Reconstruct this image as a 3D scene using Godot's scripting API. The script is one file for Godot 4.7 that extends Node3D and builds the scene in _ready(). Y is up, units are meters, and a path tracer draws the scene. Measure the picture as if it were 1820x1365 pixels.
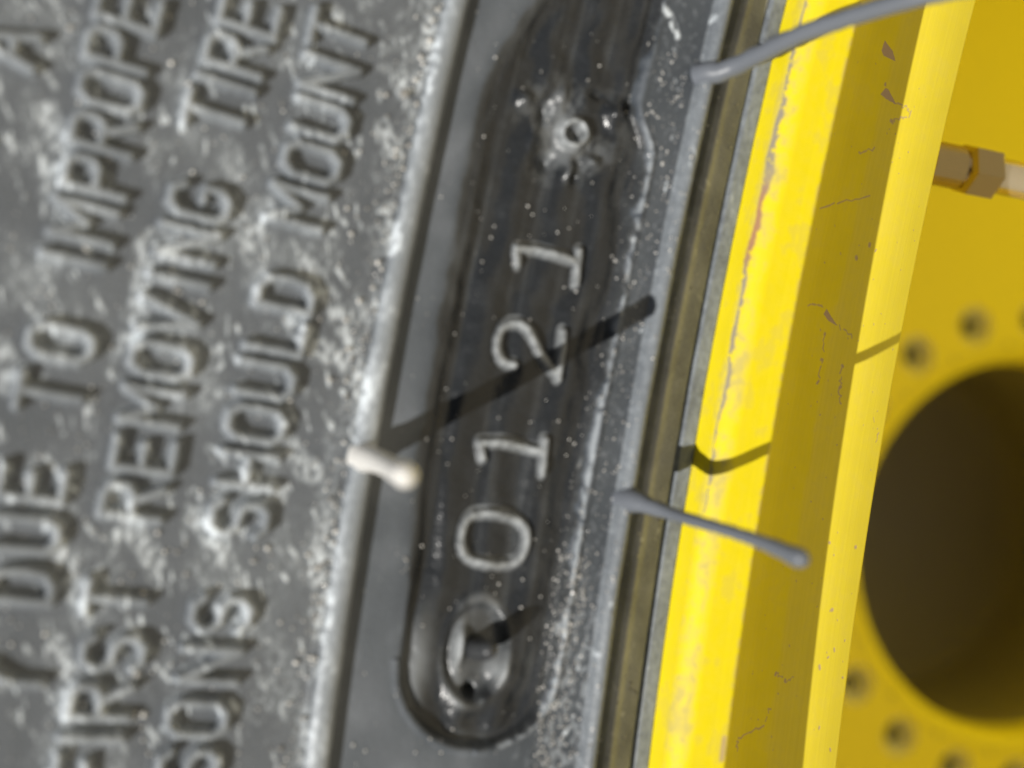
extends Node3D
# Close-up of a tractor tyre sidewall with its moulded date code, the yellow wheel rim beside it and the wheel disc deep behind.
# Everything is laid out round the wheel's axis: r = radius and z = axial position in millimetres, a = angle in degrees from the top of the wheel.

const AXLE := Vector3(0.0, 0.96, 0.0)      # wheel centre above the ground
const A0 := 6.2                            # the detailed sector of tyre and rim
const A1 := 17.2
const R0 := 589.0
const R1 := 669.0
const DISC_Z := -727.0

var rng := RandomNumberGenerator.new()
var fine := FastNoiseLite.new()
var coarse := FastNoiseLite.new()

func pt(r: float, a: float, z: float) -> Vector3:
	var q := deg_to_rad(a)
	return Vector3(r * sin(q), r * cos(q), z) * 0.001

func lin(r: float, g: float, b: float) -> Color:
	return Color(r, g, b).linear_to_srgb()

func sstep(e0: float, e1: float, x: float) -> float:
	var t := clampf((x - e0) / (e1 - e0), 0.0, 1.0)
	return t * t * (3.0 - 2.0 * t)

# ---------------------------------------------------------------- scene bookkeeping
func thing(called: String, label: String, category: String, at: Vector3) -> Node3D:
	var o := Node3D.new()
	o.name = called
	add_child(o)
	o.position = at
	o.set_meta("label", label)
	o.set_meta("category", category)
	return o

func part(called: String, mesh: Mesh, parent: Node3D, at := Vector3.ZERO) -> MeshInstance3D:
	var o := MeshInstance3D.new()
	o.name = called
	o.mesh = mesh
	o.position = at
	parent.add_child(o, true)
	return o

# ---------------------------------------------------------------- mesh helpers
# A grid of points (rows x cols) as one smooth surface; flip turns it over.
func grid_mesh(p: PackedVector3Array, uv: PackedVector2Array, rows: int, cols: int, m: Material, flip := false, into: ArrayMesh = null, keep := PackedByteArray(), nrm := PackedVector3Array()) -> ArrayMesh:
	var n := PackedVector3Array()
	if nrm.size() == p.size():
		n = nrm
	else:
		n.resize(rows * cols)
		for i in rows:
			var iu := maxi(i - 1, 0) * cols
			var id := mini(i + 1, rows - 1) * cols
			for j in cols:
				var du := p[id + j] - p[iu + j]
				var dv := p[i * cols + mini(j + 1, cols - 1)] - p[i * cols + maxi(j - 1, 0)]
				var c := du.cross(dv)
				n[i * cols + j] = (-c if flip else c).normalized()
	var idx := PackedInt32Array()
	for i in rows - 1:
		for j in cols - 1:
			var k := i * cols + j
			if keep.size() and not (keep[k] or keep[k + 1] or keep[k + cols] or keep[k + cols + 1]):
				continue
			if flip:
				idx.append_array([k, k + cols, k + 1, k + 1, k + cols, k + cols + 1])
			else:
				idx.append_array([k, k + 1, k + cols, k + 1, k + cols + 1, k + cols])
	var arr := []
	arr.resize(Mesh.ARRAY_MAX)
	arr[Mesh.ARRAY_VERTEX] = p
	arr[Mesh.ARRAY_NORMAL] = n
	arr[Mesh.ARRAY_TEX_UV] = uv
	arr[Mesh.ARRAY_INDEX] = idx
	var out := into if into else ArrayMesh.new()
	out.add_surface_from_arrays(Mesh.PRIMITIVE_TRIANGLES, arr)
	out.surface_set_material(out.get_surface_count() - 1, m)
	return out

# A profile of (r, z) points turned round the axle between two angles. Facing follows the profile: the surface looks to the left of its direction of travel in the (r, z) plane.
func lathe(profile: PackedVector2Array, a0: float, a1: float, steps: int, m: Material, into: ArrayMesh = null, ring_uv := false) -> ArrayMesh:
	var rows := profile.size()
	var cols := steps + 1
	var p := PackedVector3Array()
	var uv := PackedVector2Array()
	var run := 0.0
	for i in rows:
		if i:
			run += profile[i].distance_to(profile[i - 1])
		for j in cols:
			var a := lerpf(a0, a1, float(j) / steps)
			p.append(pt(profile[i].x, a, profile[i].y))
			uv.append(Vector2((a - A0) / (A1 - A0), run / RIM_RUN) if ring_uv else Vector2(a / 10.0, run / 100.0))
	return grid_mesh(p, uv, rows, cols, m, false, into)

# Rounded profile: straight legs joined by arcs of a given radius at each inner corner.
func rounded(corners: Array, radii: Array, steps := 5, most := 3.0) -> PackedVector2Array:
	var out := PackedVector2Array()
	for i in corners.size():
		var c: Vector2 = corners[i]
		var rad: float = radii[i]
		if rad <= 0.0 or i == 0 or i == corners.size() - 1:
			out.append(c)
		else:
			var u: Vector2 = (corners[i - 1] - c).normalized()
			var v: Vector2 = (corners[i + 1] - c).normalized()
			var s := c + u * rad
			var e := c + v * rad
			for k in steps + 1:
				var t := float(k) / steps
				out.append(s.lerp(c, t).lerp(c.lerp(e, t), t))
	var dense := PackedVector2Array([out[0]])
	for i in range(1, out.size()):
		var parts := maxi(1, ceili(out[i].distance_to(out[i - 1]) / most))
		for k in range(1, parts + 1):
			dense.append(out[i - 1].lerp(out[i], float(k) / parts))
	return dense

func spline(c: Array, t: float) -> Vector3:
	var n := c.size() - 1
	var f := clampf(t, 0.0, 1.0) * n
	var i := mini(int(f), n - 1)
	var p0: Vector3 = c[maxi(i - 1, 0)]
	var p1: Vector3 = c[i]
	var p2: Vector3 = c[i + 1]
	var p3: Vector3 = c[mini(i + 2, n)]
	return p1.cubic_interpolate(p2, p0, p3, f - i)

# A tube along control points with a radius for every stretch, closed with a rounded tip.
func tube(c: Array, radii: Array, m: Material, sides := 14, steps := 48, wobble := 0.0) -> ArrayMesh:
	var p := PackedVector3Array()
	var uv := PackedVector2Array()
	var nrm := PackedVector3Array()
	var side := Vector3.ZERO
	var tip_base := Vector3.ZERO
	var tip_dir := Vector3.ZERO
	var tip_rad := 0.0
	for i in steps + 1:
		var t := minf(float(i) / (steps - 7), 1.0)
		var at := spline(c, t)
		var d := (spline(c, minf(t + 0.01, 1.0)) - spline(c, maxf(t - 0.01, 0.0))).normalized()
		if side == Vector3.ZERO:
			side = d.cross(Vector3(0.3, 0.2, 0.9)).normalized()
		side = (side - d * side.dot(d)).normalized()
		var up := d.cross(side)
		var f := t * (radii.size() - 1)
		var k := mini(int(f), radii.size() - 2)
		var rad: float = lerpf(radii[k], radii[k + 1], f - k)
		var cap := 0.0
		if i > steps - 7:      # rounded tip, closed with rings of its own
			cap = (i - steps + 7) / 7.0 * PI / 2.0
			at = tip_base + tip_dir * tip_rad * sin(cap)
			rad = tip_rad * cos(cap)
			d = tip_dir
		else:
			tip_base = at
			tip_dir = d
			tip_rad = rad
		for j in sides + 1:
			var q := TAU * (j % sides) / sides
			var w := 1.0 + wobble * fine.get_noise_3d(at.x * 16000.0 + cos(q) * 7.0, at.y * 16000.0 + sin(q) * 7.0, at.z * 16000.0)
			p.append(at + (side * cos(q) + up * sin(q)) * rad * w)
			nrm.append(((side * cos(q) + up * sin(q)) * cos(cap) + d * sin(cap)).normalized())
			uv.append(Vector2(float(j) / sides, t))
	return grid_mesh(p, uv, steps + 1, sides + 1, m, true, null, PackedByteArray(), nrm)

# ---------------------------------------------------------------- the sidewall's relief
func stadium(r: float, a: float, rc: float, a_lo: float, a_hi: float, half: float) -> float:
	var y := (a - clampf(a, a_lo, a_hi)) * 10.63      # millimetres of arc per degree at r = 609
	return Vector2(r - rc, y).length() - half

# Signed distance to the edge of the recess that holds the code plate: a round lower end, nearly straight sides, open at the top
func plate_edge(r: float, a: float) -> float:
	if a < 8.56:
		return stadium(r, a, 609.6, 8.56, 13.16, 7.35)
	var left := 616.95 + 0.7 * sstep(8.8, 10.0, a) + clampf(a - 9.2, 0.0, 4.2) * 0.38 - pow(maxf(0.0, a - 12.9), 2.0) * 2.1
	var right := 602.25 - 0.25 * sstep(8.6, 11.0, a) + 2.1 * sstep(13.15, 13.6, a)
	return maxf(r - left, right - r)

# Lumps and hollows of the two screw marks: r, a, height, spread across, spread along
const LUMPS := [
	[611.35, 8.70, 1.3, 0.6, 1.9], [609.90, 8.33, -1.5, 0.5, 0.55], [607.4, 8.53, 0.7, 0.9, 0.9], [608.6, 8.28, 0.35, 0.7, 0.5],
	[614.7, 13.32, 1.1, 0.8, 0.9], [612.6, 13.27, -1.3, 0.65, 1.3], [611.2, 13.47, 0.7, 0.55, 1.2], [607.3, 12.96, 1.3, 0.8, 0.6], [606.0, 13.45, 1.1, 0.9, 1.1],
	[609.2, 12.84, 0.75, 0.5, 1.1], [611.2, 12.86, -1.1, 0.8, 0.8], [604.9, 13.52, -0.7, 0.45, 0.7], [608.1, 13.56, -0.5, 0.8, 0.5], [608.4, 12.80, -0.5, 0.3, 0.4], [613.2, 13.02, 0.4, 0.4, 1.2]]

func sidewall_z(r: float, a: float) -> float:
	if r > 624.6:
		return 0.2 + (r - 623.0) * 0.17 + 0.10 * coarse.get_noise_2d(r, a * 10.6)
	var wav := coarse.get_noise_2d(r * 0.4, a * 10.6)
	var z := 0.0
	# rib beside the lettering, falling off into the channel of the date code
	var top := 0.2 + (r - 623.0) * 0.17
	var d := absf(r - 623.15 - wav * 0.08) / 1.05
	if d < 1.0:
		top += 0.8 * sqrt(1.0 - d * d)
	var floor_z := -0.75 + 0.05 * wav
	z = lerpf(floor_z, top, sstep(621.75, 622.35, r + wav * 0.12))
	if r < 621.0:
		# the recess that holds the code plate
		var sd := plate_edge(r, a) + 0.08 * wav
		if sd < 1.6:
			var soft := sstep(8.9, 9.8, a) * sstep(608.0, 612.0, r)      # the outer wall is sheer only round the lower end
			z -= 1.05 * (1.0 - sstep(-0.75 - 1.9 * soft, 0.05 + 0.3 * soft, sd))
			if sd < -0.5:
				z += 0.22 * sin(r * 1.5 + wav * 3.0 + a * 0.4) * sstep(-0.5, -1.6, sd) + 0.18 * sstep(-2.2, -3.4, sd) - 0.16 * sstep(-5.0, -6.5, sd)
			if r < 609.0 or a < 8.56:
				z += (0.28 + 0.22 * fine.get_noise_2d(a * 60.0, 3.0)) * exp(-pow((sd - 0.25) / 0.3, 2.0)) * (1.0 if r < 609.0 else 0.5) * (1.0 - 0.7 * sstep(13.1, 13.5, a))
		# screw marks
		if absf(a - 8.66) < 0.75 or absf(a - 13.15) < 0.75:
			var rim := Vector2((r - 609.9) / 3.1, (a - 8.66) / 0.45).length()
			if a < 11.0:
				z += 0.22 * exp(-pow((rim - 1.0) / 0.16, 2.0)) - 0.7 * (1.0 - sstep(0.75, 1.0, rim))
			else:
				var ring := Vector2(r - 609.43, (a - 13.168) * 10.63).length()
				z += 0.95 * exp(-pow((ring - 1.15) / 0.38, 2.0)) - 0.5 * (1.0 - sstep(0.4, 1.0, ring))
				z += 0.22 * fine.get_noise_2d(r * 5.0, a * 53.0) * exp(-pow(ring / 5.0, 2.0))
			for l in LUMPS:
				var x: float = (r - l[0]) / l[3]
				var y: float = (a - l[1]) * 10.63 / l[4]
				var q := x * x + y * y
				if q < 9.0:
					z += l[2] * exp(-q)
	# rib at the bead and the groove between it and the rim
	d = absf(r - 598.3 - wav * 0.12) / 0.85
	if d < 1.0:
		z += 1.25 * sqrt(1.0 - d * d)
	if r < 597.9:
		var low := -5.5 + 0.12 * wav - 0.25 * exp(-pow((r - 591.75) / 0.12, 2.0)) + 0.15 * sstep(591.7, 591.4, r)
		low -= 1.6 * sstep(590.2, 589.0, r)
		low -= 2.4 * sstep(594.7, 595.4, r + 0.15 * wav) - 0.4 * exp(-pow((r - 594.2) / 0.5, 2.0))
		z = lerpf(z, low, sstep(597.6, 597.0, r + wav * 0.12))
	return z

func tyre_uv(r: float, a: float) -> Vector2:
	return Vector2((a - A0) / (A1 - A0), (r - R0) / (R1 - R0))

func relief_patch(r_list: PackedFloat32Array, cols: int, m: Material) -> ArrayMesh:
	var p := PackedVector3Array()
	var uv := PackedVector2Array()
	var nrm := PackedVector3Array()
	for r in r_list:
		for j in cols:
			var a := lerpf(A0, A1, float(j) / (cols - 1))
			var z := sidewall_z(r, a)
			p.append(pt(r, a, z))
			uv.append(tyre_uv(r, a))
			nrm.append(surface_normal(r, a, z))
	return grid_mesh(p, uv, r_list.size(), cols, m, true, null, PackedByteArray(), nrm)

func surface_normal(r: float, a: float, z: float) -> Vector3:
	var zr := (sidewall_z(r + 0.08, a) - z) / 0.08
	var za := (sidewall_z(r, a + 0.0075) - z) / 0.08
	var q := deg_to_rad(a)
	return (Vector3(0, 0, 1) - Vector3(sin(q), cos(q), 0) * zr - Vector3(cos(q), -sin(q), 0) * za).normalized()

func steps_between(a: float, b: float, step: float) -> PackedFloat32Array:
	var out := PackedFloat32Array()
	var n := maxi(1, roundi((b - a) / step))
	for i in n + 1:
		out.append(lerpf(a, b, float(i) / n))
	return out

# ---------------------------------------------------------------- raised letters
# Strokes in a box one unit high; x runs the way the text reads.
func glyph(c: String) -> Array:
	match c:
		"A": return [[[0, 0], [0.3, 1], [0.6, 0]], [[0.12, 0.35], [0.48, 0.35]]]
		"D": return [[[0, 0], [0, 1], [0.3, 1], [0.5, 0.85], [0.55, 0.5], [0.5, 0.15], [0.3, 0], [0, 0]]]
		"E": return [[[0.55, 1], [0, 1], [0, 0], [0.55, 0]], [[0, 0.52], [0.45, 0.52]]]
		"F": return [[[0.55, 1], [0, 1], [0, 0]], [[0, 0.52], [0.45, 0.52]]]
		"G": return [[[0.55, 0.82], [0.42, 1], [0.15, 1], [0, 0.82], [0, 0.18], [0.15, 0], [0.42, 0], [0.57, 0.18], [0.57, 0.45], [0.32, 0.45]]]
		"H": return [[[0, 0], [0, 1]], [[0.57, 0], [0.57, 1]], [[0, 0.5], [0.57, 0.5]]]
		"I": return [[[0, 0], [0, 1]]]
		"L": return [[[0, 1], [0, 0], [0.52, 0]]]
		"M": return [[[0, 0], [0, 1], [0.31, 0.45], [0.62, 1], [0.62, 0]]]
		"N": return [[[0, 0], [0, 1], [0.57, 0], [0.57, 1]]]
		"O": return [[[0.15, 0], [0.42, 0], [0.57, 0.18], [0.57, 0.82], [0.42, 1], [0.15, 1], [0, 0.82], [0, 0.18], [0.15, 0]]]
		"P": return [[[0, 0], [0, 1], [0.4, 1], [0.56, 0.88], [0.56, 0.6], [0.4, 0.48], [0, 0.48]]]
		"R": return [[[0, 0], [0, 1], [0.4, 1], [0.56, 0.88], [0.56, 0.62], [0.4, 0.5], [0, 0.5]], [[0.28, 0.5], [0.57, 0]]]
		"S": return [[[0, 0.16], [0.14, 0], [0.42, 0], [0.56, 0.15], [0.56, 0.36], [0.42, 0.49], [0.14, 0.52], [0, 0.66], [0, 0.85], [0.14, 1], [0.42, 1], [0.56, 0.85]]]
		"T": return [[[0, 1], [0.6, 1]], [[0.3, 1], [0.3, 0]]]
		"U": return [[[0, 1], [0, 0.18], [0.15, 0], [0.42, 0], [0.57, 0.18], [0.57, 1]]]
		"V": return [[[0, 1], [0.3, 0], [0.6, 1]]]
		"Y": return [[[0, 1], [0.3, 0.48], [0.6, 1]], [[0.3, 0.48], [0.3, 0]]]
		"0":
			var ring := []
			for i in 29:
				var q := TAU * i / 28.0
				ring.append([0.34 + 0.34 * signf(cos(q)) * pow(absf(cos(q)), 0.8), 0.5 + 0.5 * signf(sin(q)) * pow(absf(sin(q)), 0.8) + 0.015 * sin(q * 3.0)])
			return [ring]
		"1": return [[[0.12, 0.92], [0.32, 1.0], [0.38, 0.7], [0.36, 0.3], [0.34, 0.03]], [[0.05, 0.0], [0.5, 0.05]]]
		"2": return [[[0.08, 0.7], [0.08, 0.8], [0.13, 0.9], [0.24, 0.98], [0.38, 1.0], [0.52, 0.96], [0.62, 0.86], [0.65, 0.74], [0.6, 0.61], [0.48, 0.48], [0.33, 0.35], [0.2, 0.22], [0.1, 0.08]], [[0.02, 0.0], [0.66, 0.06]]]
	return []

# [letter, a, r, height, width factor, stroke half-width, lift, name]
var lettering := []

func glyph_segments(c: String, high: float, wide: float) -> Array:
	var strokes := glyph(c)
	var box := 0.0
	for s in strokes:
		for q in s:
			box = maxf(box, q[0])
	var segs := []
	for s in strokes:
		for i in s.size() - 1:
			segs.append([Vector2((s[i][0] - box / 2.0) * high * wide, (s[i][1] - 0.5) * high), Vector2((s[i + 1][0] - box / 2.0) * high * wide, (s[i + 1][1] - 0.5) * high)])
	return segs

func raised_letter(l: Array, m: Material, parent: Node3D) -> void:
	var a_mid: float = l[1]
	var r_mid: float = l[2]
	var half: float = l[5]
	var segs := glyph_segments(l[0], l[3], l[4])
	var box := Rect2(segs[0][0], Vector2.ZERO)
	for s in segs:
		box = box.expand(s[0]).expand(s[1])
	box = box.grow(half + 0.3)
	var per_deg := deg_to_rad(1.0) * r_mid
	var step := 0.15
	var cols := int(box.size.x / step) + 2
	var rows := int(box.size.y / step) + 2
	var p := PackedVector3Array()
	var uv := PackedVector2Array()
	var keep := PackedByteArray()
	for i in rows:
		for j in cols:
			var at := box.position + Vector2(j, i) * step
			var d := 1e9
			for s in segs:
				d = minf(d, at.distance_squared_to(Geometry2D.get_closest_point_to_segment(at, s[0], s[1])))
			d = sqrt(d) / half + 0.16 * fine.get_noise_2d(at.x * 12.0 + a_mid * 900.0, at.y * 12.0 + r_mid * 31.0)
			var up := 0.0
			if d < 1.0:
				up = pow(1.0 - d * d * d, 0.7)
			var r := r_mid + at.y
			var a := a_mid + at.x / per_deg
			p.append(pt(r, a, sidewall_z(r, a) + l[6] * up - 0.06))
			uv.append(tyre_uv(r, a))
			keep.append(1 if up > 0.0 else 0)
	part(l[7], grid_mesh(p, uv, rows, cols, m, true, null, keep), parent, AXLE)

# ---------------------------------------------------------------- computed surfaces
func noise_bytes(w: int, h: int, seed_: int, freq: float, octaves := 4) -> PackedByteArray:
	var n := FastNoiseLite.new()
	n.seed = seed_
	n.noise_type = FastNoiseLite.TYPE_SIMPLEX_SMOOTH
	n.frequency = freq
	n.fractal_octaves = octaves
	return n.get_image(w, h).get_data()

# Adds a soft stroke (points in pixels) to a float layer.
func stroke(layer: PackedFloat32Array, w: int, h: int, pts: Array, rad: float, power: float) -> void:
	for i in pts.size() - 1:
		var a: Vector2 = pts[i]
		var b: Vector2 = pts[i + 1]
		for y in range(maxi(0, int(minf(a.y, b.y) - rad)), mini(h, int(maxf(a.y, b.y) + rad) + 2)):
			for x in range(maxi(0, int(minf(a.x, b.x) - rad)), mini(w, int(maxf(a.x, b.x) + rad) + 2)):
				var at := Vector2(x, y)
				var d := at.distance_to(Geometry2D.get_closest_point_to_segment(at, a, b)) / rad
				if d < 1.0:
					layer[y * w + x] = maxf(layer[y * w + x], power * (1.0 - d * d))

func lut(c0: Vector3, c1: Vector3) -> PackedByteArray:
	var out := PackedByteArray()
	for i in 256:
		var c := c0.lerp(c1, i / 255.0)
		var s := lin(c.x, c.y, c.z)
		out.append_array([int(s.r * 255.0 + 0.5), int(s.g * 255.0 + 0.5), int(s.b * 255.0 + 0.5)])
	return out

# Dry dust smeared over the rubber: where it lies thick or thin, as strokes (r, a) and noise.
const SMEARS := [
	[[643.1, 9.63], [641.4, 9.40], [638.9, 9.12]], [[631.4, 11.51], [628.6, 11.30], [626.3, 11.04], [624.3, 10.62]], [[636.6, 9.51], [635.0, 9.38], [633.6, 9.25]],
	[[625.7, 9.33], [624.2, 8.92], [624.3, 8.70]], [[646.4, 9.15], [645.1, 8.93], [643.8, 8.68]], [[653.6, 12.1], [652.0, 11.9], [652.2, 11.62]],
	[[625.0, 13.6], [624.2, 13.39], [624.3, 13.14]], [[625.0, 12.07], [624.3, 11.91], [624.0, 11.83]], [[644.4, 11.35], [643.9, 10.96], [643.7, 10.71]],
	[[631.4, 11.07], [629.0, 10.9], [626.4, 10.85]], [[629.4, 10.1], [628.2, 9.98], [627.1, 9.95]], [[653.5, 10.46], [652.6, 10.36], [652.6, 10.25]],
	[[645.6, 8.49], [644.3, 8.3], [644.1, 8.06]], [[633.3, 9.87], [631.2, 9.77], [629.7, 9.74]], [[627.1, 12.7], [626.2, 12.59]], [[633.6, 13.41], [632.4, 13.38]], [[644.1, 11.4], [642.4, 11.36]],
	[[626.2, 13.1], [625.6, 13.05]], [[636.2, 11.6], [635.0, 11.8]]]

func tyre_materials() -> Dictionary:
	var w := 1280
	var h := 1280
	var n1 := noise_bytes(w, h, 11, 0.012, 5)
	var n2 := noise_bytes(w, h, 23, 0.07, 3)
	var n3 := noise_bytes(w, h, 37, 0.005, 3)
	var n4 := noise_bytes(w, h, 51, 0.25, 2)
	var st_ := noise_bytes(8, h, 61, 0.035, 3)      # pale streaks along the plate, its sheen painted in
	var layer := PackedFloat32Array()
	layer.resize(w * h)
	var tops := PackedFloat32Array()
	tops.resize(w * h)
	var px := func(r: float, a: float) -> Vector2: return Vector2((a - A0) / (A1 - A0) * w, (r - R0) / (R1 - R0) * h)
	for s in SMEARS:
		var pts := []
		for q in s:
			pts.append(px.call(q[0], q[1]))
		stroke(layer, w, h, pts, 14.0, 0.6)
	stroke(layer, w, h, [px.call(603.9, 14.46), px.call(603.0, 14.40), px.call(601.9, 14.26)], 6.0, 0.8)
	for l in lettering:              # raised letters hold more dust on their tops
		for q in glyph_segments(l[0], l[3], l[4]):
			var per: float = deg_to_rad(1.0) * l[2]
			stroke(tops, w, h, [px.call(l[2] + q[0].y, l[1] + q[0].x / per), px.call(l[2] + q[1].y, l[1] + q[1].x / per)], l[5] * 18.0, 1.0)
	for i in 480:                     # smaller wipes, mostly slanting the same way
		var r := rng.randf_range(624.5, 660.0)
		var a := rng.randf_range(7.2, 13.8)
		var long := rng.randf_range(0.3, 1.9)
		var dir := rng.randf_range(0.6, 1.5)
		stroke(layer, w, h, [px.call(r, a), px.call(r - long * cos(dir), a - long * sin(dir) / 10.9)], rng.randf_range(1.8, 4.6), rng.randf_range(0.2, 0.8))
	for i in 60:
		var r := rng.randf_range(590.5, 604.0)
		var a := rng.randf_range(7.4, 14.6)
		stroke(layer, w, h, [px.call(r, a), px.call(r - rng.randf_range(-0.4, 0.8), a - rng.randf_range(0.0, 0.1))], rng.randf_range(1.5, 4.0), rng.randf_range(0.2, 0.6))
	var clean := lut(Vector3(0.008, 0.0095, 0.0115), Vector3(0.70, 0.74, 0.76))
	var grey := lut(Vector3(0.020, 0.027, 0.038), Vector3(0.74, 0.80, 0.85))
	var tan_ := lut(Vector3(0.035, 0.038, 0.043), Vector3(0.60, 0.61, 0.63))
	var color := PackedByteArray()
	var rough := PackedByteArray()
	var bump := PackedByteArray()
	color.resize(w * h * 3)
	rough.resize(w * h)
	bump.resize(w * h)
	for y in h:
		var r := lerpf(R0, R1, float(y) / h)
		var zone := 0 if r > 621.9 else (1 if r > 599.2 else (2 if r > 597.2 else (3 if r > 591.9 else 4)))
		for x in w:
			var k := y * w + x
			var a1 := n1[k] / 255.0
			var a2 := n2[k] / 255.0
			var a3 := n3[k] / 255.0
			var a4 := n4[k] / 255.0
			var s := layer[k] * clampf(2.4 * a2 - 0.55, 0.0, 1.2)
			var t := 0.0
			var base := 0.40
			var table := grey
			if zone == 0:
				var patch := clampf((a1 * 0.55 + a2 * 0.3 + a3 * 0.25 - 0.50) * 3.6, 0.0, 1.0)
				t = 0.08 + 0.08 * a3 + 0.10 * a4 + 0.16 * patch * patch + 1.2 * maxf(0.0, a4 * 0.35 + a2 * 0.5 + a1 * 0.3 - 0.72) * (0.5 + patch) + s + tops[k] * (0.06 + 0.26 * a1)
				if r < 627.0:
					t += 0.75 * maxf(0.0, a2 * 0.6 + a1 * 0.5 - 0.42) * sstep(627.5, 624.2, r) * sstep(622.6, 624.2, r) + 0.24 * sstep(624.4, 623.8, r) * (0.7 + 0.5 * a1)  # last term lightens the rib crest, a highlight painted into the colour
			elif zone == 1:
				var a := lerpf(A0, A1, float(x) / w)
				var sd := plate_edge(r, a)
				var wet := 1.0 - sstep(-1.8, 1.5, sd + (a1 - 0.5) * 1.4)
				var flat_ := 0.055 + 0.10 * a3 + 0.05 * a4 + 0.10 * maxf(0.0, a1 - 0.5) + s * 0.8
				var sk := st_[y * 8 + 2] / 255.0
				var in_ := 0.012 + 0.10 * maxf(0.0, sk + 0.5 * (a3 - 0.5) + 0.25 * (a1 - 0.5) - 0.55) + tops[k] * (0.18 + 0.42 * a2) + 0.05 * maxf(0.0, a1 - 0.55) + 0.03 * a4
				if r < 607.0 and sd > -1.4:
					flat_ = lerpf(flat_, 0.03 + 0.05 * a3 + 0.05 * a4 + s + 0.6 * maxf(0.0, a2 - 0.62), sstep(607.0, 603.5, r + (a1 - 0.5) * 2.0))
					s += 0.75 * exp(-pow((sd - 0.15 + (a1 - 0.5) * 0.6) / 0.27, 2.0)) * sstep(0.35, 0.6, a2 + 0.25 * a1) * (1.0 - 0.8 * sstep(13.2, 13.5, a))
					flat_ += s * 0.7
					if a < 9.6:
						flat_ += 0.18 * sstep(9.6, 8.6, a) * sstep(0.42, 0.6, a2) * sstep(603.2, 601.6, r)
				if a < 9.25:      # round the lower screw mark
					var rim := Vector2((r - 609.9) / 3.1, (a - 8.66) / 0.45).length()
					in_ += 0.55 * exp(-pow((r - 611.35) / 0.6, 2.0) - pow((a - 8.70) / 0.17, 2.0)) * (0.5 + a2) + 0.22 * exp(-pow((r - 607.4) / 0.9, 2.0) - pow((a - 8.53) / 0.1, 2.0))
					in_ += 0.26 * exp(-pow((rim - 1.0) / 0.10, 2.0)) * sstep(0.2, 0.8, a1) + 0.16 * (1.0 - sstep(0.7, 1.0, rim)) * a1
					in_ += 0.24 * exp(-pow((r - 615.1) / 1.1, 2.0) - pow((a - 8.5) / 0.36, 2.0))  # pale blob: sky reflection on the inner wall, painted into the colour
				elif absf(a - 13.15) < 0.5:
					in_ += 0.22 * exp(-pow((Vector2(r - 610.0, (a - 13.15) * 10.6).length()) / 4.4, 2.0)) * sstep(0.35, 0.7, a1 + 0.3 * (a2 - 0.5))
				if absf(a - 13.168) < 0.3:
					in_ += 0.38 * exp(-pow((Vector2(r - 609.43, (a - 13.168) * 10.63).length() - 1.15) / 0.4, 2.0)) * (0.4 + a2)
				t = lerpf(flat_, in_, wet)
				base = lerpf(0.38, 0.24, wet)
				table = clean if wet > 0.5 else grey
			elif zone == 2:
				t = 0.13 + 0.10 * a3 + 0.14 * a4 + 0.25 * maxf(0.0, a2 - 0.5) + s
			elif zone == 3:
				t = 0.30 + 0.45 * a1 + 0.3 * maxf(0.0, a2 - 0.55) + 0.14 * a4 + s
				table = tan_
			else:
				t = 0.10 + 0.16 * a2 + 0.14 * a1 + s * 0.4
				base = 0.42
			t = clampf(t, 0.0, 1.0)
			var c := int(t * 255.0) * 3
			color[k * 3] = table[c]
			color[k * 3 + 1] = table[c + 1]
			color[k * 3 + 2] = table[c + 2]
			var ro := lerpf(base, 0.8, t)
			if zone == 2 or zone == 0 and r < 624.4:
				ro = 0.30 + 0.18 * a2 + 0.2 * maxf(0.0, a1 - 0.5)
			rough[k] = int(clampf(ro, 0.2, 1.0) * 255.0)
			bump[k] = int(clampf(0.25 + t * 0.4 + (a4 - 0.5) * (0.5 if zone != 1 else 0.34) + (a2 - 0.5) * 0.3, 0.0, 1.0) * 255.0)
	var m := StandardMaterial3D.new()
	m.albedo_texture = ImageTexture.create_from_image(Image.create_from_data(w, h, false, Image.FORMAT_RGB8, color))
	m.roughness = 1.0
	m.roughness_texture = ImageTexture.create_from_image(Image.create_from_data(w, h, false, Image.FORMAT_L8, rough))
	m.roughness_texture_channel = BaseMaterial3D.TEXTURE_CHANNEL_RED
	m.heightmap_enabled = true
	m.heightmap_scale = 0.009
	m.heightmap_texture = ImageTexture.create_from_image(Image.create_from_data(w, h, false, Image.FORMAT_L8, bump))
	var plain := StandardMaterial3D.new()
	plain.albedo_color = lin(0.085, 0.085, 0.084)
	plain.roughness = 0.7
	return {"patch": m, "plain": plain}

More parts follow.
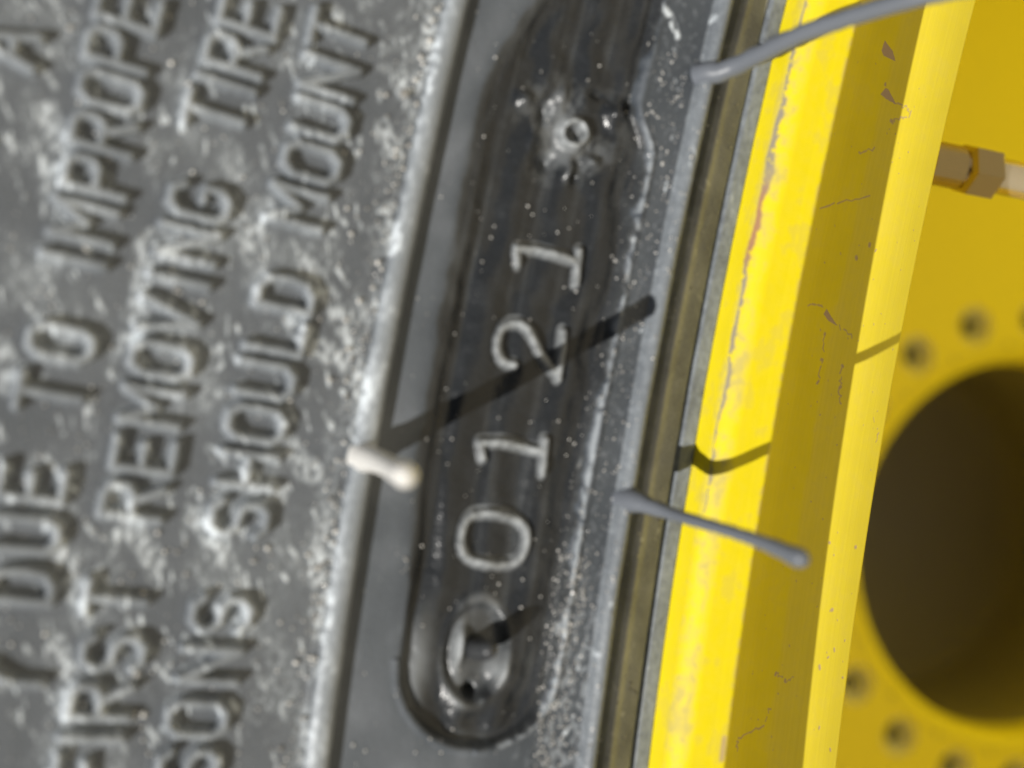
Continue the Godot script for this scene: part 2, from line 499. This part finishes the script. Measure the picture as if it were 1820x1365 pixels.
# Worn paint: chips (filled), cracks (lines) as (r, a) on the bead seat
const CHIPS := [
	[[572.98, 15.549], [573.08, 15.427], [572.67, 15.383], [570.92, 15.384], [571.61, 15.479]], [[571.85, 14.965], [571.37, 15.059], [570.99, 15.052], [569.48, 14.924], [570.9, 14.94]],
	[[572.88, 12.492], [573.16, 12.428], [572.34, 12.372], [571.01, 12.345], [572.0, 12.42]]]
const CRACKS := [
	[[569.48, 14.924], [568.14, 14.948], [567.44, 14.905], [567.83, 14.826], [569.29, 14.766], [569.68, 14.688]], [[571.01, 12.345], [568.5, 12.263]], [[575.55, 12.467], [572.96, 12.527]],
	[[575.65, 7.686], [575.73, 7.799], [572.66, 7.944], [571.84, 8.185]], [[571.78, 8.52], [570.51, 8.439], [569.39, 8.516]], [[576.9, 13.491], [573.17, 13.708], [569.31, 13.896]],
	[[573.04, 14.239], [570.55, 14.399]], [[572.5, 12.217], [572.2, 11.941], [572.14, 11.704]], [[569.52, 11.935], [569.3, 11.687], [568.74, 11.477]], [[563.98, 11.443], [562.64, 11.308], [562.98, 11.109]]]
const SPECKS := [[572.5, 12.217], [572.2, 11.941], [572.14, 11.704], [569.52, 11.935], [569.3, 11.687], [570.32, 13.126], [569.01, 13.308], [568.13, 13.267], [571.55, 15.099], [569.72, 14.732], [572.68, 9.796], [576.35, 9.838],
	[564.43, 8.809], [563.07, 8.929], [565.16, 8.74], [562.53, 8.513], [565.25, 7.962], [563.1, 7.696], [567.36, 9.993], [563.48, 9.985], [566.22, 8.606], [565.67, 9.259], [571.78, 8.52], [570.51, 8.439]]

const RIM_RUN := 60.0          # length of the rim's profile that the texture covers
var rim_profile := PackedVector2Array()

# Where along the profile a radius of the flange or of the seat lies
func run_at(r: float, on_seat: bool) -> float:
	var run := 0.0
	for i in range(1, rim_profile.size()):
		var q := rim_profile[i]
		if (on_seat and q.y < -12.0 or not on_seat) and q.x <= r:
			return run + maxf(0.0, rim_profile[i - 1].x - r)
		run += q.distance_to(rim_profile[i - 1])
	return run

func rim_material() -> StandardMaterial3D:
	var w := 1536
	var h := 1024
	var n1 := noise_bytes(w, h, 5, 0.010, 4)
	var n2 := noise_bytes(w, h, 6, 0.05, 4)
	var n3 := noise_bytes(8, h, 7, 0.11, 3)       # fine lines that run round the rim
	var n4 := noise_bytes(w, h, 8, 0.3, 2)
	var worn := PackedFloat32Array()
	worn.resize(w * h)
	var px := func(r: float, a: float, seat: bool) -> Vector2: return Vector2((a - A0) / (A1 - A0) * w, run_at(r, seat) / RIM_RUN * h)
	for c in CHIPS:
		var poly := PackedVector2Array()
		for q in c:
			poly.append(px.call(q[0], q[1], true))
		var box := Rect2(poly[0], Vector2.ZERO)
		for q in poly:
			box = box.expand(q)
		for y in range(int(box.position.y), int(box.end.y) + 1):
			for x in range(int(box.position.x), int(box.end.x) + 1):
				if x >= 0 and x < w and y >= 0 and y < h and Geometry2D.is_point_in_polygon(Vector2(x, y), poly):
					worn[y * w + x] = 1.0
	for c in CRACKS:
		var pts := []
		for i in c.size() - 1:
			var u: Vector2 = px.call(c[i][0], c[i][1], true)
			var v: Vector2 = px.call(c[i + 1][0], c[i + 1][1], true)
			for k in 7:
				pts.append(u.lerp(v, k / 7.0) + Vector2(rng.randf_range(-3, 3), rng.randf_range(-3, 3)))
		for i in pts.size() - 1:
			if rng.randf() < 0.72:
				stroke(worn, w, h, [pts[i], pts[i + 1]], rng.randf_range(1.2, 2.4), 0.75)
	for s in SPECKS:
		var at: Vector2 = px.call(s[0], s[1], true)
		stroke(worn, w, h, [at, at + Vector2(rng.randf_range(-4, 4), rng.randf_range(-3, 3))], rng.randf_range(2.0, 4.5), 0.9)
	for i in 90:
		var at: Vector2 = px.call(rng.randf_range(562.6, 578.0), rng.randf_range(7.0, 15.3), true)
		stroke(worn, w, h, [at, at + Vector2(rng.randf_range(-2, 2), 1)], rng.randf_range(1.0, 1.9), rng.randf_range(0.3, 0.8))
	var smear: Vector2 = px.call(584.45, 7.9, false)
	stroke(worn, w, h, [smear, smear + Vector2(26, 0)], 6.0, 0.9)
	var run_line := run_at(589.35, false)
	var run_e := run_at(584.0, false)
	var run_seat := run_at(571.6, true)
	var color := PackedByteArray()
	var rough := PackedByteArray()
	var bump := PackedByteArray()
	color.resize(w * h * 3)
	rough.resize(w * h)
	bump.resize(w * h)
	var paint := Vector3(0.93, 0.755, 0.006)
	for y in h:
		var run := float(y) / h * RIM_RUN
		var streak := n3[y * 8 + 3] / 255.0 - 0.5
		for x in w:
			var k := y * w + x
			var b1 := n1[k] / 255.0
			var b2 := n2[k] / 255.0
			var b4 := n4[k] / 255.0
			var a := lerpf(A0, A1, float(x) / w)
			var c := paint * (1.0 + 0.07 * (b1 - 0.5) + 0.05 * streak)
			var ro := 0.36 + 0.12 * (b2 - 0.5)
			var hi := 0.6 + (b4 - 0.5) * 0.10 + streak * 0.25
			# a scuffed strip along the crown of the flange, and the line where the tyre tool took the paint
			var scuff := sstep(run_line - 1.4, run_line - 0.2, run) * (1.0 - sstep(run_line + 1.2, run_line + 2.1 + 0.7 * (b1 - 0.5), run))
			if scuff > 0.0:
				c = c.lerp(Vector3(0.70, 0.58, 0.13), scuff * clampf(0.45 + 1.3 * (b1 - 0.5) + 0.8 * (b2 - 0.5), 0.1, 0.85))
				c = c.lerp(Vector3(0.42, 0.36, 0.20), scuff * 0.16 * sstep(0.60, 0.72, b2 + 0.25 * (b1 - 0.5)))
				ro += 0.2 * scuff
				hi -= 0.35 * scuff * b4
			var off := absf(run - run_line - (b1 - 0.5) * 0.8 - (b2 - 0.5) * 0.4)
			var wide := (0.26 + 0.45 * exp(-pow((a - 13.55) / 0.5, 2.0)) + 0.2 * exp(-pow((a - 12.6) / 0.4, 2.0))) * sstep(9.6, 11.2, a + (b1 - 0.5) * 2.0)
			var bare := (1.0 - sstep(wide * 0.4, wide, off)) if wide > 0.02 else 0.0
			bare *= sstep(0.30, 0.5, b2 + 0.12)
			if bare > 0.0:
				var red := sstep(0.55, 0.2, absf(a - 12.85))
				c = c.lerp(Vector3(0.27, 0.24, 0.25).lerp(Vector3(0.42, 0.15, 0.11), red * 0.8), bare * 0.85)
				ro += 0.2 * bare
				hi -= 0.3 * bare
			# the flange's sharp corner is rubbed pale
			var rub := exp(-pow((run - run_e - 0.3 * (b1 - 0.5)) / 0.26, 2.0)) * sstep(0.30, 0.6, b2)
			c = c.lerp(Vector3(0.62, 0.46, 0.16), rub * 0.7)
			var wn := worn[k]
			if wn > 0.0:
				wn *= sstep(0.2, 0.5, b4 + wn * 0.45)
				c = c.lerp(Vector3(0.52, 0.36, 0.25), clampf(wn, 0.0, 0.95))
				hi -= 0.3 * wn
				ro += 0.25 * wn
			var grime := (1.0 if run < run_e + 1.0 else 0.25) * sstep(0.62, 0.80, b1 + 0.35 * (b2 - 0.5))
			c = c.lerp(Vector3(0.60, 0.47, 0.12), 0.22 * grime)
			ro += 0.1 * grime
			# thin film of dust; paler on the seat, sky reflection painted in
			c = c.lerp(Vector3(0.62, 0.55, 0.40), 0.09 * sstep(run_seat - 0.4, run_seat + 0.5, run + 0.8 * (b1 - 0.5)) + 0.05 * b2 + 0.07 * maxf(0.0, b1 - 0.6))
			var s := lin(clampf(c.x, 0.0, 1.0), clampf(c.y, 0.0, 1.0), clampf(c.z, 0.0, 1.0))
			color[k * 3] = int(s.r * 255.0)
			color[k * 3 + 1] = int(s.g * 255.0)
			color[k * 3 + 2] = int(s.b * 255.0)
			rough[k] = int(clampf(ro, 0.1, 1.0) * 255.0)
			bump[k] = int(clampf(hi, 0.0, 1.0) * 255.0)
	var m := StandardMaterial3D.new()
	m.albedo_texture = ImageTexture.create_from_image(Image.create_from_data(w, h, false, Image.FORMAT_RGB8, color))
	m.roughness = 1.0
	m.roughness_texture = ImageTexture.create_from_image(Image.create_from_data(w, h, false, Image.FORMAT_L8, rough))
	m.roughness_texture_channel = BaseMaterial3D.TEXTURE_CHANNEL_RED
	m.heightmap_enabled = true
	m.metallic_specular = 0.28
	m.heightmap_scale = 0.005
	m.heightmap_texture = ImageTexture.create_from_image(Image.create_from_data(w, h, false, Image.FORMAT_L8, bump))
	return m

func plain(r: float, g: float, b: float, rough: float, metal := 0.0) -> StandardMaterial3D:
	var m := StandardMaterial3D.new()
	m.albedo_color = lin(r, g, b)
	m.roughness = rough
	m.metallic = metal
	return m

# ---------------------------------------------------------------- builders
func build_tyre() -> void:
	# warning text, reading up the sidewall in rows, and the date code
	for t in [["S", 7.67, 634.0], ["O", 8.03, 633.8], ["N", 8.43, 633.4], ["S", 8.81, 633.1], ["S", 9.53, 632.9], ["H", 9.9, 632.9], ["O", 10.25, 632.85], ["U", 10.59, 632.7], ["L", 10.93, 632.55], ["D", 11.26, 632.4],
			["M", 11.92, 632.95], ["O", 12.28, 632.5], ["U", 12.62, 632.5], ["N", 12.95, 632.6], ["T", 13.3, 632.7]]:
		lettering.append([t[0], t[1], t[2], 4.6, 0.98, 0.54, 1.0, "raised_letter"])
	for t in [["F", 7.63, 642.0], ["I", 7.87, 641.9], ["R", 8.13, 641.7], ["S", 8.48, 641.2], ["T", 8.86, 641.6], ["R", 9.56, 641.6], ["E", 9.9, 641.3], ["M", 10.25, 641.4], ["O", 10.59, 641.3], ["V", 10.9, 641.4], ["I", 11.18, 641.1], ["N", 11.45, 641.1], ["G", 11.77, 640.8],
			["T", 12.42, 641.1], ["I", 12.66, 640.8], ["R", 12.89, 640.6], ["E", 13.2, 640.2]]:
		lettering.append([t[0], t[1], t[2], 4.6, 0.92, 0.54, 1.0, "raised_letter"])
	for t in [["Y", 8.24, 648.7], ["D", 8.9, 648.9], ["U", 9.25, 649.1], ["E", 9.6, 649.3], ["T", 10.22, 649.2], ["O", 10.58, 649.1], ["I", 11.16, 649.4], ["M", 11.43, 649.2], ["P", 11.76, 649.0], ["R", 12.06, 649.2], ["O", 12.36, 649.3], ["P", 12.66, 649.5], ["E", 12.95, 649.4],
			["A", 12.46, 657.6]]:
		lettering.append([t[0], t[1], t[2], 4.6, 0.9, 0.54, 1.0, "raised_letter"])
	for t in [["0", 9.62, 609.75], ["1", 10.36, 609.4], ["2", 11.26, 609.45], ["1", 12.03, 609.4]]:
		lettering.append([t[0], t[1], t[2], 6.2, 1.08, 0.50, 0.75, "raised_digit"])
	var mats := tyre_materials()
	var rubber: Material = mats.patch
	var far_rubber: Material = mats.plain
	var tyre := thing("tractor_tyre", "dust-coated black rubber tractor tyre with raised warning letters and the date code 0121", "tyre", Vector3.ZERO)
	var cols := 500
	var side := relief_patch(steps_between(624.6, 668.0, 0.5), cols, rubber)
	# the rest of the tyre, turned round the axle
	var flank := rounded([Vector2(590.3, -10.0), Vector2(590.2, -5.4), Vector2(598.0, -4.9), Vector2(598.3, 0.0), Vector2(600.6, -0.6), Vector2(621.8, -1.3), Vector2(622.4, 0.3), Vector2(624.6, 0.5), Vector2(668.0, 7.85)], [0, 0.4, 0.3, 0.6, 0.4, 0.3, 0.3, 0.3, 0], 4, 6.0)
	lathe(flank, A0 - 360.0 + 9.2, A0, 700, far_rubber, side)
	part("sidewall", side, tyre, AXLE)
	part("moulded_rib", relief_patch(steps_between(621.6, 624.6, 0.12), cols, rubber), tyre, AXLE)
	part("code_plate", relief_patch(steps_between(599.8, 621.6, 0.18), cols, rubber), tyre, AXLE)
	part("moulded_rib", relief_patch(steps_between(596.8, 599.8, 0.10), cols, rubber), tyre, AXLE)
	part("bead", relief_patch(steps_between(589.0, 596.8, 0.12), cols, rubber), tyre, AXLE)
	var carcass := rounded([Vector2(668, 7.85), Vector2(730, 22), Vector2(820, 26), Vector2(900, -10), Vector2(945, -70), Vector2(955, -400), Vector2(945, -730), Vector2(900, -800), Vector2(800, -850), Vector2(640, -830), Vector2(590, -800)], [0, 30, 30, 30, 40, 60, 40, 30, 40, 20, 0], 6, 30.0)
	part("tread_and_shoulder", lathe(carcass, 0.0, 360.0, 240, far_rubber), tyre, AXLE)
	for l in lettering:
		raised_letter(l, rubber, tyre)
	# rubber whiskers left by the vents of the mould
	var whisker := plain(0.16, 0.175, 0.20, 0.42)
	var pale := plain(0.80, 0.79, 0.76, 0.6)
	var stub := plain(0.05, 0.053, 0.057, 0.4)
	for t in [
			[[[623.2, 10.135, -0.3], [623.0, 10.13, 1.6], [622.94, 10.124, 6.0], [623.22, 10.107, 12.0], [623.79, 10.097, 18.0], [624.4, 10.09, 23.0]], [1.6, 1.15, 0.92, 0.85, 0.88, 0.9], pale, "pale whitish whisker standing out of the rib beside the lettering"],
			[[[598.2, 10.14, -1.0], [597.9, 10.134, 0.3], [597.4, 10.124, 1.2], [596.83, 10.114, 2.0], [595.61, 10.082, 4.3], [594.86, 10.059, 8.5], [593.76, 10.032, 13.0], [592.6, 9.993, 17.0], [591.5, 9.937, 21.0]], [1.3, 1.15, 0.95, 0.75, 0.6, 0.52, 0.52, 0.6, 0.85], whisker, "grey whisker with a blunt tip, lower of the two over the rim"],
			[[[598.9, 13.99, -1.0], [598.4, 14.005, 0.1], [597.6, 14.02, 0.9], [596.59, 14.09, 2.2], [595.66, 14.163, 5.5], [594.61, 14.248, 9.5], [592.94, 14.332, 14.0], [590.37, 14.42, 20.0], [586.65, 14.535, 25.0]], [1.2, 1.05, 0.95, 0.9, 0.86, 0.82, 0.8, 0.76, 0.65], whisker, "thick grey whisker at the top crossing the yellow rim"],
			[[[609.75, 8.69, -3.4], [609.75, 8.69, -2.0], [609.8, 8.70, -0.4], [609.85, 8.72, 1.1], [609.8, 8.74, 2.2]], [1.2, 1.1, 1.0, 0.9, 0.8], stub, "short stub in the lower screw mark"]]:
		var c := []
		for q in t[0]:
			c.append(pt(q[0], q[1], q[2]))
		var radii := []
		for q in t[1]:
			radii.append(q * 0.001)
		var o := part("rubber_whisker", tube(c, radii, t[2], 16, 56, 0.20), tyre, AXLE)
		o.set_meta("label", t[3])

func build_sand() -> void:
	# dry grains that cling to the rubber
	var shapes := ArrayMesh.new()
	var st := SurfaceTool.new()
	st.begin(Mesh.PRIMITIVE_TRIANGLES)
	st.set_smooth_group(-1)
	var v := []
	for i in 12:
		var q := i * 2.39996
		var y := 1.0 - (i + 0.5) / 6.0
		v.append(Vector3(cos(q) * sqrt(1.0 - y * y), y, sin(q) * sqrt(1.0 - y * y)) * rng.randf_range(0.75, 1.15))
	var hull := ConvexPolygonShape3D.new()
	hull.points = PackedVector3Array(v)
	# a lumpy octahedral grain from six of the points, split once
	var o6 := [Vector3(1.1, 0, 0), Vector3(-0.9, 0.1, 0), Vector3(0.1, 0.8, 0), Vector3(0, -0.9, 0.1), Vector3(0, 0.1, 1.0), Vector3(0.1, 0, -0.8)]
	for f in [[0, 2, 4], [4, 2, 1], [1, 2, 5], [5, 2, 0], [0, 4, 3], [4, 1, 3], [1, 5, 3], [5, 0, 3]]:
		var a: Vector3 = o6[f[0]]
		var b: Vector3 = o6[f[1]]
		var c: Vector3 = o6[f[2]]
		var ab := (a + b) * 0.62
		var bc := (b + c) * 0.60
		var ca := (c + a) * 0.64
		for tri in [[a, ab, ca], [ab, b, bc], [ca, bc, c], [ab, bc, ca]]:
			for k in [0, 1, 2]:
				st.add_vertex(tri[k])
	st.generate_normals()
	shapes = st.commit()
	var m := plain(0.62, 0.56, 0.46, 0.18)
	m.vertex_color_use_as_albedo = true
	m.albedo_color = Color.WHITE
	shapes.surface_set_material(0, m)
	var spots := []
	for i in 3000:
		var k := rng.randf()
		var r := 0.0
		var a := rng.randf_range(7.2, 14.2)
		if k < 0.34:
			r = rng.randf_range(624.5, 658.0)
		elif k < 0.5:
			r = 624.4 + absf(rng.randfn(0.0, 1.0))
		elif k < 0.56:
			r = rng.randf_range(604.0, 621.0)
		elif k < 0.80:
			r = rng.randf_range(600.5, 603.5)
			if rng.randf() < 0.5:
				a = rng.randf_range(7.4, 9.6)
		elif k < 0.9:
			r = rng.randf_range(598.2, 600.6)
		else:
			r = rng.randf_range(592.0, 597.5)
		var size := 0.05 + 0.11 * pow(rng.randf(), 2.2)
		if k < 0.5 and rng.randf() < 0.13:
			size = rng.randf_range(0.14, 0.30)
		spots.append([r, a, size])
	spots.append([626.0, 13.02, 0.5])
	var mm := MultiMesh.new()
	mm.transform_format = MultiMesh.TRANSFORM_3D
	mm.use_colors = true
	mm.mesh = shapes
	mm.instance_count = spots.size()
	for i in spots.size():
		var s: Array = spots[i]
		var b := Basis(Vector3(rng.randf_range(-1, 1), rng.randf_range(-1, 1), rng.randf_range(-1, 1) + 0.01).normalized(), rng.randf() * TAU).scaled(Vector3.ONE * s[2] * 0.001)
		mm.set_instance_transform(i, Transform3D(b, pt(s[0], s[1], sidewall_z(s[0], s[1]) + s[2] * 0.4)))
		var g := 0.3 + 0.6 * rng.randf()
		mm.set_instance_color(i, Color(g, g * 0.98, g * 0.93))
	var o := MultiMeshInstance3D.new()
	o.name = "sand_grains"
	o.multimesh = mm
	o.position = AXLE
	add_child(o)
	o.set_meta("label", "pale dry sand grains clinging to the rubber sidewall and ribs")
	o.set_meta("category", "sand")
	o.set_meta("kind", "stuff")

func build_wheel() -> void:
	var wheel := thing("wheel", "yellow painted steel wheel with scuffed rim, ring of bolt holes and brass valve", "wheel", Vector3.ZERO)
	rim_profile = rounded([Vector2(590.8, -11.5), Vector2(590.1, -6.6), Vector2(589.5, -2.3), Vector2(588.1, -1.35), Vector2(583.9, -1.4), Vector2(583.4, -6.0), Vector2(580.6, -12.6), Vector2(576.4, -15.4), Vector2(571.4, -16.3), Vector2(566.6, -16.75), Vector2(564.0, -17.45), Vector2(561.75, -18.35), Vector2(561.2, -22.0)],
			[0, 0.8, 0.75, 0.7, 0.35, 2.0, 2.6, 2.2, 0.5, 1.2, 1.0, 0.35, 0], 6, 0.8)
	var rim := rim_material()
	var paint := plain(0.93, 0.775, 0.008, 0.40)
	paint.metallic_specular = 0.28
	var flange_end := 0
	var seat_end := 0
	for i in rim_profile.size():
		if rim_profile[i].y > -3.0:
			flange_end = i
	var all_flange := rim_profile.slice(0, flange_end + 1)
	var whole := lathe(rim_profile, A0, A1, 220, rim, null, true)
	# split the sector's rim into flange and seat at the flange's corner
	var cut := func(lo: int, hi: int) -> ArrayMesh:
		var src := whole.surface_get_arrays(0)
		var cols := 221
		var p: PackedVector3Array = src[Mesh.ARRAY_VERTEX]
		var n: PackedVector3Array = src[Mesh.ARRAY_NORMAL]
		var uv: PackedVector2Array = src[Mesh.ARRAY_TEX_UV]
		var mesh := grid_mesh(p.slice(lo * cols, (hi + 1) * cols), uv.slice(lo * cols, (hi + 1) * cols), hi - lo + 1, cols, rim, false, null, PackedByteArray(), n.slice(lo * cols, (hi + 1) * cols))
		lathe(rim_profile.slice(lo, hi + 1), A1, A0 + 360.0, 500, paint, mesh)
		return mesh
	part("rim_flange", cut.call(0, flange_end), wheel, AXLE)
	part("bead_seat", cut.call(flange_end, rim_profile.size() - 1), wheel, AXLE)
	var barrel := rounded([Vector2(561.2, -22), Vector2(556, -90), Vector2(548, -140), Vector2(546, -720), Vector2(560, -790), Vector2(590, -800)], [0, 15, 15, 10, 10, 0], 5, 25.0)
	part("rim_barrel", lathe(barrel, 0.0, 360.0, 240, paint), wheel, AXLE)
	# the disc: a ring with twenty bolt holes round the hub bore
	var p := PackedVector3Array()
	var disc := ArrayMesh.new()
	var rings := 20
	var hole := 13.0
	var bc := 162.5
	var lo := 143.0
	var hi := 184.0
	var half := deg_to_rad(180.0 / rings)
	var phase := 3.3
	var st := SurfaceTool.new()
	st.begin(Mesh.PRIMITIVE_TRIANGLES)
	for k in rings:
		var mid := deg_to_rad(phase + k * 360.0 / rings)
		var inner := []
		var outer := []
		var n := 32
		for i in n:
			var q := TAU * i / n
			inner.append(Vector2(bc + hole * cos(q), hole * sin(q)))
			# the sector's edge seen from the hole: walk out until it is crossed
			var dir := Vector2(cos(q), sin(q))
			var near := hole
			var far := 60.0
			for s in 24:
				var t := (near + far) / 2.0
				var at := Vector2(bc, 0) + dir * t
				if at.length() > lo and at.length() < hi and absf(at.angle()) < half:
					near = t
				else:
					far = t
			outer.append(Vector2(bc, 0) + dir * near)
		for i in n:
			var j := (i + 1) % n
			for v in [inner[i], outer[i], outer[j], inner[i], outer[j], inner[j]]:
				var w: Vector2 = v.rotated(mid)
				st.set_normal(Vector3(0, 0, 1))
				st.add_vertex(Vector3(w.y, w.x, DISC_Z) * 0.001)
	var brightened := plain(0.94, 0.85, 0.06, 0.5)      # paint lightened for the disc: brighter light put into its colour
	st.set_material(brightened)
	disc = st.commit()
	lathe(rounded([Vector2(546, DISC_Z - 30), Vector2(540, DISC_Z + 8), Vector2(420, DISC_Z + 3), Vector2(hi - 0.6, DISC_Z)], [0, 14, 30, 0], 5, 12.0), 0, 360, 240, brightened, disc)
	lathe(rounded([Vector2(lo + 0.6, DISC_Z), Vector2(140, DISC_Z), Vector2(132.5, DISC_Z - 5), Vector2(130.5, DISC_Z - 24)], [0, 1.0, 2.0, 0], 4, 3.0), 0, 360, 180, brightened, disc)
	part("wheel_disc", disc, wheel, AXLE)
	var zinc := plain(0.80, 0.79, 0.75, 0.5)
	var sleeve := PackedVector3Array()
	var suv := PackedVector2Array()
	for i in 3:
		for j in 33:
			var q := TAU * j / 32.0
			sleeve.append(Vector3(cos(q) * [12.9, 8.0, 7.8][i], sin(q) * [12.9, 8.0, 7.8][i], [-0.2, -6.0, -18.0][i]) * 0.001)
			suv.append(Vector2(j / 32.0, i))
	var sleeve_mesh := grid_mesh(sleeve, suv, 3, 33, zinc, true)
	for k in rings:
		var a := phase + k * 360.0 / rings
		part("bolt_hole", sleeve_mesh, wheel, AXLE + pt(bc, a, DISC_Z))
	# brass valve standing inward from the barrel, with its hexagonal coupling
	var brass := plain(0.44, 0.34, 0.17, 0.3, 0.75)
	var metal := plain(0.75, 0.66, 0.50, 0.25, 0.85)
	var va := 15.67
	var vz := -48.0
	var valve := part("valve_stem", tube([pt(562, va - 0.36, vz), pt(545, va - 0.1, vz), pt(530, va + 0.12, vz), pt(505, va + 0.5, vz)], [0.0025, 0.0025, 0.0025, 0.0023], metal, 20, 24), wheel, AXLE)
	var hex := func(r_out: float, r_in: float, rad: float, sides: int, called: String, mat: Material) -> void:
		var s := SurfaceTool.new()
		s.begin(Mesh.PRIMITIVE_TRIANGLES)
		s.set_smooth_group(-1)
		var at := pt(r_out, va - 0.1 + (545.0 - r_out) / 15.0 * 0.22, vz)
		var to := pt(r_in, va - 0.1 + (545.0 - r_in) / 15.0 * 0.22, vz)
		var axis := (to - at).normalized()
		var e1 := Vector3(0, 0, 1)
		var e2 := axis.cross(e1)
		var ring := [[at, 0.80], [at + axis * 0.0006, 1.0], [to - axis * 0.0006, 1.0], [to, 0.80]]
		for j in sides:
			var q0 := TAU * j / sides + 0.3
			var q1 := TAU * (j + 1) / sides + 0.3
			var d0 := e1 * cos(q0) + e2 * sin(q0)
			var d1 := e1 * cos(q1) + e2 * sin(q1)
			for i in 3:
				var a0: Vector3 = ring[i][0] + d0 * rad * ring[i][1]
				var a1: Vector3 = ring[i][0] + d1 * rad * ring[i][1]
				var b0: Vector3 = ring[i + 1][0] + d0 * rad * ring[i + 1][1]
				var b1: Vector3 = ring[i + 1][0] + d1 * rad * ring[i + 1][1]
				for v in [a0, b0, a1, a1, b0, b1]:
					s.add_vertex(v)
			for v in [ring[0][0], ring[0][0] + d0 * rad * 0.8, ring[0][0] + d1 * rad * 0.8, ring[3][0], ring[3][0] + d1 * rad * 0.8, ring[3][0] + d0 * rad * 0.8]:
				s.add_vertex(v)
		s.generate_normals()
		s.set_material(mat)
		part(called, s.commit(), valve)
	hex.call(546.5, 540.4, 0.0030, 24, "collar", brass)
	hex.call(540.3, 535.0, 0.0037, 6, "hex_nut", brass)

func build_hub() -> void:
	var hub := thing("axle_hub", "dark dirty axle hub seen deep inside the round bore of the wheel", "axle hub", Vector3.ZERO)
	var grime := plain(0.31, 0.275, 0.20, 0.85)
	part("mounting_flange", lathe(rounded([Vector2(240, DISC_Z - 80), Vector2(235, DISC_Z - 60), Vector2(150, DISC_Z - 60), Vector2(140, DISC_Z - 60), Vector2(138, DISC_Z - 75)], [0, 6, 0, 4, 0], 4, 8.0), 0, 360, 120, grime), hub, AXLE)
	part("hub_cavity", lathe(rounded([Vector2(138, DISC_Z - 75), Vector2(134, DISC_Z - 190), Vector2(60, DISC_Z - 205), Vector2(0.5, DISC_Z - 205)], [0, 20, 10, 0], 5, 10.0), 0, 360, 120, grime), hub, AXLE)

func _ready() -> void:
	rng.seed = 4127
	fine.seed = 3
	fine.frequency = 0.06
	coarse.seed = 9
	coarse.frequency = 0.07
	# ---- camera: a telephone held close to the tyre, looking a little inward to the hub
	var cam := Camera3D.new()
	cam.name = "camera"
	add_child(cam)
	var right := Vector3(-0.00369998, -0.95731951, 0.28900807)
	var up := Vector3(0.99999116, -0.00296406, 0.00298399)
	var fwd := Vector3(0.002, -0.28901656, -0.9573220)
	cam.transform = Transform3D(Basis(right, up, -fwd).orthonormalized(), AXLE + Vector3(0.115608, 0.636096, 0.12))
	var lens := CameraAttributesPhysical.new()
	lens.frustum_focal_length = 43.85
	lens.frustum_focus_distance = 0.160
	lens.frustum_near = 0.01
	lens.frustum_far = 6000.0
	lens.exposure_aperture = 17.0
	cam.attributes = lens
	cam.fov = 30.61
	cam.near = 0.01
	cam.far = 6000.0
	cam.current = true
	# ---- sky, sun, exposure
	var env := Environment.new()
	var sky_mat := ProceduralSkyMaterial.new()
	sky_mat.sky_top_color = Color(0.36, 0.46, 0.62)
	sky_mat.sky_horizon_color = Color(0.70, 0.72, 0.72)
	sky_mat.sky_curve = 0.12
	sky_mat.ground_bottom_color = Color(0.30, 0.27, 0.23)
	sky_mat.ground_horizon_color = Color(0.60, 0.62, 0.62)
	sky_mat.sky_energy_multiplier = 0.5
	sky_mat.ground_energy_multiplier = 0.65
	var sky := Sky.new()
	sky.sky_material = sky_mat
	env.background_mode = Environment.BG_SKY
	env.sky = sky
	env.tonemap_mode = Environment.TONE_MAPPER_LINEAR
	env.tonemap_exposure = 0.85
	env.sdfgi_enabled = true
	env.ssao_enabled = true
	env.ssil_enabled = true
	var we := WorldEnvironment.new()
	we.name = "environment"
	we.environment = env
	add_child(we)
	var sun := DirectionalLight3D.new()
	sun.name = "sun"
	add_child(sun)
	sun.look_at_from_position(Vector3.ZERO, Vector3(0.58, -1.2, -1.0), Vector3.RIGHT)
	sun.light_energy = 1.6
	sun.light_angular_distance = 0.5
	sun.light_color = Color(1.0, 0.985, 0.96)
	sun.shadow_enabled = true
	# ---- the yard underneath, far out of the frame
	var ground := MeshInstance3D.new()
	ground.name = "ground"
	var pm := PlaneMesh.new()
	pm.size = Vector2(4000, 4000)
	pm.material = plain(0.49, 0.43, 0.31, 0.95)
	ground.mesh = pm
	add_child(ground)
	ground.set_meta("kind", "structure")
	ground.set_meta("label", "pale dry straw-coloured field under the wheel")
	# ---- structure first, then details
	build_hub()
	build_wheel()
	build_tyre()
	build_sand()
